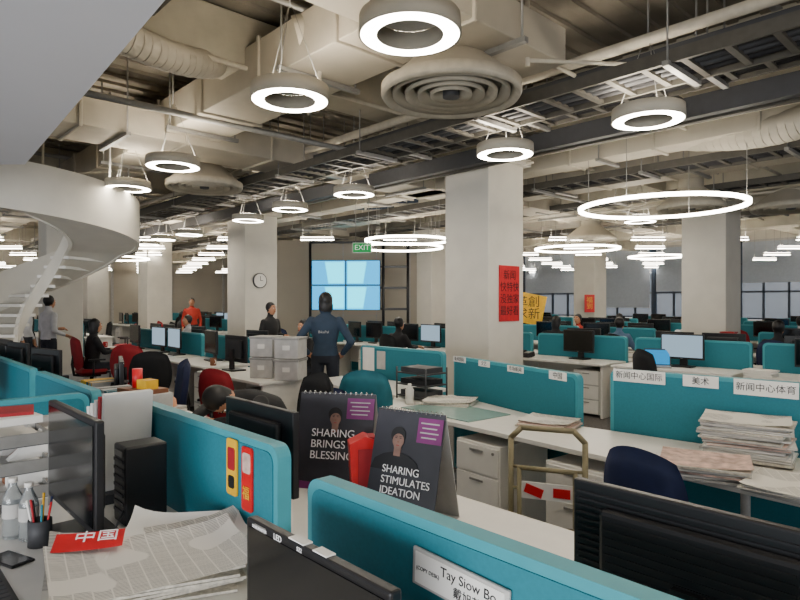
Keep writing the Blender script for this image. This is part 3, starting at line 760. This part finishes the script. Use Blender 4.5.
# ------------------------------------------------------------ people
def figure(name, J, top, leg, loc, rz, vox=.02, sc=1, hairlen=0, hands=True):
    b = B(); segs = []
    V = lambda k: Vector(J[k])
    def cap(p, q, r1, r2, m, w=None):
        p = Vector(p); q = Vector(q)
        b.rod(p, q, r1, m, r2=r2, seg=14); b.sph(p, (r1,)*3, m, seg=12); b.sph(q, (r2,)*3, m, seg=12); segs.append((p, q, r1, r2, m))
    pel, che, nek, hed = V('pel'), V('che'), V('nek'), V('hed')
    pts = [(pel-(che-pel)*.3, .13, .1), (pel, .165, .12), (pel.lerp(che, .45), .14, .105), (che, .175, .12), (che.lerp(nek, .55), .185, .1), (che.lerp(nek, .85), .11, .075), (nek, .055, .055)]
    rings = []
    for i, (c, rx, ry) in enumerate(pts):
        a = (pts[min(i+1, len(pts)-1)][0]-pts[max(i-1, 0)][0]).normalized()
        yv = a.cross(Vector((1, 0, 0))).normalized()
        rings.append([b.bm.verts.new(c+Vector((1, 0, 0))*rx*cos(2*pi*k/18)+yv*ry*sin(2*pi*k/18)) for k in range(18)])
    for r0, r1 in zip(rings, rings[1:]):
        for k in range(18): b.bm.faces.new((r0[k], r0[(k+1) % 18], r1[(k+1) % 18], r1[k]))
    b.bm.faces.new(rings[0][::-1]); b.bm.faces.new(rings[-1])
    bmesh.ops.recalc_face_normals(b.bm, faces=b.bm.faces)
    segs.append((pel+(che-pel)*.15, che.lerp(nek, .8), .15, .12, top)); segs.append((pel-(che-pel)*.35, pel-(che-pel)*.1, .15, .15, leg))
    hn = (hed-nek).normalized()
    cap(nek-hn*.03, nek+(hed-nek)*.6, .055, .05, skinm)
    fd = Vector(J.get('face', (0, -1, 0))).normalized(); up = Vector(J.get('up', (0, 0, 1))).normalized(); up = (up-fd*up.dot(fd)).normalized(); sd = fd.cross(up)
    def HP(x, y, z): return hed+sd*x+fd*y+up*z
    rotm = Matrix((sd, -fd, up)).transposed().to_euler()
    b.sph(hed, (.075, .092, .105), skinm, rot=rotm, seg=18); b.sph(HP(0, .025, -.06), (.055, .06, .055), skinm, rot=rotm)
    b.rod(HP(0, .085, .01), HP(0, .112, -.02), .009, skinm, r2=.014, seg=8)
    for s in (-1, 1): b.sph(HP(s*.077, -.0, -.005), (.012, .022, .03), skinm, rot=rotm, seg=8)
    segs.append((HP(0, .03, -.07), HP(0, .05, .03), .06, .06, skinm))
    b.sph(HP(0, -.018, .03), (.086, .095, .098), hair, rot=rotm, seg=18); segs.append((HP(0, -.05, -.01-hairlen), HP(0, -.0, .06), .075, .082, hair))
    if hairlen:
        b.sph(HP(0, -.045, -.03-hairlen/2), (.092, .06, .06+hairlen), hair, rot=rotm); segs.append((HP(0, -.05, -.03-hairlen), HP(0, -.05, 0), .09, .09, hair))
    for i in (0, 1):
        sh, el, wr = (Vector(J[k][i]) for k in ('sh', 'el', 'wr'))
        cap(sh, el, .058, .045, top); ms = el.lerp(wr, J.get('sleeve', .85))
        cap(el, ms, .045, .036, top); cap(ms, wr, .03, .026, skinm)
        hi, kn, an = (Vector(J[k][i]) for k in ('hi', 'kn', 'an'))
        cap(hi, kn, .088, .062, leg); cap(kn, an, .06, .042, leg)
        f = Vector(J['an'][i]); cap(f+Vector((0, .03, -.045)), f+Vector((0, -.15, -.05)), .04, .034, blackm)
        hd = Vector(J['hd'][i]).normalized() if 'hd' in J else (wr-el).normalized()
        cap(wr, wr+hd*.08, .03, .034, skinm)
    me = bpy.data.meshes.new(name); b.bm.to_mesh(me); b.bm.free()
    t = bpy.data.objects.new('t', me); COL.objects.link(t)
    r = t.modifiers.new('r', 'REMESH'); r.mode = 'VOXEL'; r.voxel_size = vox; r.use_smooth_shade = True
    s = t.modifiers.new('s', 'SMOOTH'); s.factor = .5; s.iterations = 3
    bpy.context.view_layer.update()
    dg = bpy.context.evaluated_depsgraph_get()
    m2 = bpy.data.meshes.new_from_object(t.evaluated_get(dg)); m2.name = name
    bpy.data.objects.remove(t)
    ml = []
    m2.materials.clear()
    for x in segs:
        if x[4] not in ml: ml.append(x[4])
    for m in ml: m2.materials.append(m)
    for f in m2.polygons:
        c = f.center; best = 9; bi = 0
        for p, q, r1, r2, m in segs:
            d = q-p; tt = max(0, min(1, (c-p).dot(d)/max(1e-9, d.length_squared)))
            k = (c-p-d*tt).length-(r1+(r2-r1)*tt)
            if k < best: best = k; bi = ml.index(m)
        f.material_index = bi; f.use_smooth = True
    e = B(); e.m = ml[:]
    e.bm.from_mesh(m2)
    for s in (-1, 1):
        e.sph(HP(s*.03, .084, .012), (.011, .008, .007), whitet, rot=rotm, seg=8); e.sph(HP(s*.03, .091, .012), (.006, .004, .006), blackt, rot=rotm, seg=8)
        e.rod(HP(s*.045, .083, .032), HP(s*.017, .092, .034), .004, hair, seg=6)
    e.sph(HP(0, .088, -.052), (.022, .006, .006), redf, rot=rotm, seg=8)
    if hands:
        for i in (0, 1):
            wr = Vector(J['wr'][i]); hd = Vector(J['hd'][i]).normalized() if 'hd' in J else (wr-Vector(J['el'][i])).normalized()
            pal = Vector((0, 0, -1)) if abs(hd.z) < .8 else Vector((0, -1, 0))
            sdv = hd.cross(pal).normalized(); pal = sdv.cross(hd).normalized()
            for k, L in enumerate((.07, .078, .072, .058)):
                o = wr+hd*.075+sdv*(-.03+.02*k); m1_ = o+hd*L*.55+pal*.008; m2_ = m1_+hd*L*.35+pal*.025
                e.rod(o, m1_, .0095, skinm, r2=.0085, seg=8); e.rod(m1_, m2_, .0085, skinm, r2=.0065, seg=8); e.sph(m1_, (.0087,)*3, skinm, seg=8); e.sph(m2_, (.0067,)*3, skinm, seg=8)
            o = wr+hd*.03-sdv*.025; q = o-sdv*.035+hd*.035; q2 = q+hd*.03
            e.rod(o, q, .012, skinm, r2=.0095, seg=8); e.rod(q, q2, .0095, skinm, r2=.008, seg=8); e.sph(q, (.0095,)*3, skinm, seg=8)
    bpy.data.meshes.remove(m2)
    o = e.done(name, loc, rz); o.scale = (sc, sc, sc)
    return o
def stand(variant=0):
    J = dict(pel=(0, 0, .95), che=(0, 0, 1.25), nek=(0, .01, 1.46), hed=(0, -.02, 1.6),
             sh=[(-.17, 0, 1.37), (.17, 0, 1.37)], hi=[(-.09, 0, .9), (.09, 0, .9)], kn=[(-.1, -.02, .5), (.1, -.01, .5)], an=[(-.11, .02, .1), (.12, .0, .1)])
    if variant == 0:
        J.update(el=[(-.24, .04, 1.1), (.24, .04, 1.1)], wr=[(-.24, -.06, .88), (.24, -.06, .88)], hd=[(0, -.1, -1), (0, -.1, -1)])
    elif variant == 1:
        J.update(el=[(-.33, .1, 1.12), (.33, .1, 1.12)], wr=[(-.2, -.03, .96), (.2, -.03, .96)], hd=[(.5, -.5, -.4), (-.5, -.5, -.4)])
    else:
        J.update(el=[(-.23, .04, 1.1), (.24, -.0, 1.12)], wr=[(-.2, -.18, 1.02), (.12, -.25, 1.12)])
    return J
def sit():
    return dict(pel=(0, 0, .55), che=(0, -.02, .85), nek=(0, -.03, 1.07), hed=(0, -.06, 1.21),
                sh=[(-.17, -.02, .99), (.17, -.02, .99)], el=[(-.23, -.13, .78), (.23, -.13, .78)], wr=[(-.15, -.36, .8), (.15, -.36, .8)], hd=[(0, -1, -.1), (0, -1, -.1)],
                hi=[(-.09, -.03, .53), (.09, -.03, .53)], kn=[(-.11, -.43, .53), (.11, -.43, .53)], an=[(-.11, -.4, .1), (.11, -.4, .1)])
jk = mat('blue_jacket', '26384c', .8); whs = mat('white_shirt', 'c9c9cc', .8); blk = mat('black_shirt', '1a1a1d', .8); reds = mat('red_shirt', 'b03020', .8); blu = mat('blue_shirt', '5b7594', .8)
SH = dict(whs=whs, blk=blk, reds=reds, blu=blu)
J = stand(1); J['face'] = (.25, -1, 0)
P = figure('standing_person', J, jk, denim, (-.91, 7.3, 0), radians(178), .012, hairlen=.05)
txt(P, 'BikePal', .045, (0, .125, 1.24), rz=pi, m=lgrey)
figure('standing_person', stand(2), whs, denim, (-6.15, 10.5, 0), radians(150), .02)
figure('standing_person', stand(0), whs, denim, (-7.0, 11.2, 0), radians(100), .02)
figure('standing_person', stand(0), reds, denim, (-5.9, 17, 0), radians(20), .025)
figure('standing_person', stand(2), blk, denim, (-2.15, 9.95, 0), radians(60), .022, sc=.93)
figure('standing_person', stand(0), blu, denim, (-9.4, 14.6, 0), radians(-40), .025)
for a, bb, dr, tp, ch, hl in SEATS:
    x, y, _ = W(a, bb)
    figure('seated_person', sit(), SH[tp], denim, (x, y, 0), R+dr, .023, hairlen=hl); chair(ch, x, y, R+dr)
J = dict(pel=(0, .1, .55), che=(0, -.1, .82), nek=(0, -.33, .93), hed=(.0, -.46, .93),
         sh=[(-.17, -.25, .9), (.17, -.25, .9)], el=[(-.32, -.42, .82), (.32, -.42, .82)], wr=[(-.1, -.62, .8), (.12, -.58, .8)], hd=[(1, -.2, 0), (-1, -.2, 0)],
         hi=[(-.09, .07, .53), (.09, .07, .53)], kn=[(-.12, -.33, .53), (.12, -.33, .53)], an=[(-.12, -.25, .1), (.12, -.25, .1)], face=(.3, .2, -.9), up=(-.1, -1, .1))
x, y, _ = W(-3.87, 2.38); figure('sleeping_person', J, blk, denim, (x, y, 0), R, .015); chair('black', x+.08, y+.08, R)

# ------------------------------------------------------------ unseen fill light added behind the camera to brighten soffit and foreground
ld = bpy.data.lights.new('soffit_fill_light', 'AREA'); ld.shape = 'RECTANGLE'; ld.size = 6; ld.size_y = 2.4; ld.energy = 700; ld.color = (.94, .96, 1)
lo = bpy.data.objects.new('soffit_fill_light', ld); COL.objects.link(lo); lo.location = (-3.5, -4.5, 1.1)
lo.rotation_euler = (Vector((-2.5, 2.5, 2.8))-Vector(lo.location)).to_track_quat('-Z', 'Y').to_euler()
w = bpy.data.worlds.new('W'); SC.world = w; w.use_nodes = True
w.node_tree.nodes['Background'].inputs[0].default_value = (.95, .96, 1, 1)
w.node_tree.nodes['Background'].inputs[1].default_value = 1.6
cam = bpy.data.cameras.new('camera'); co = bpy.data.objects.new('camera', cam); COL.objects.link(co)
co.location = (0, 0, 1.6); co.rotation_euler = (pi/2, 0, 0); cam.lens = 27; cam.sensor_width = 36; cam.shift_y = .0025; cam.clip_end = 200
SC.camera = co
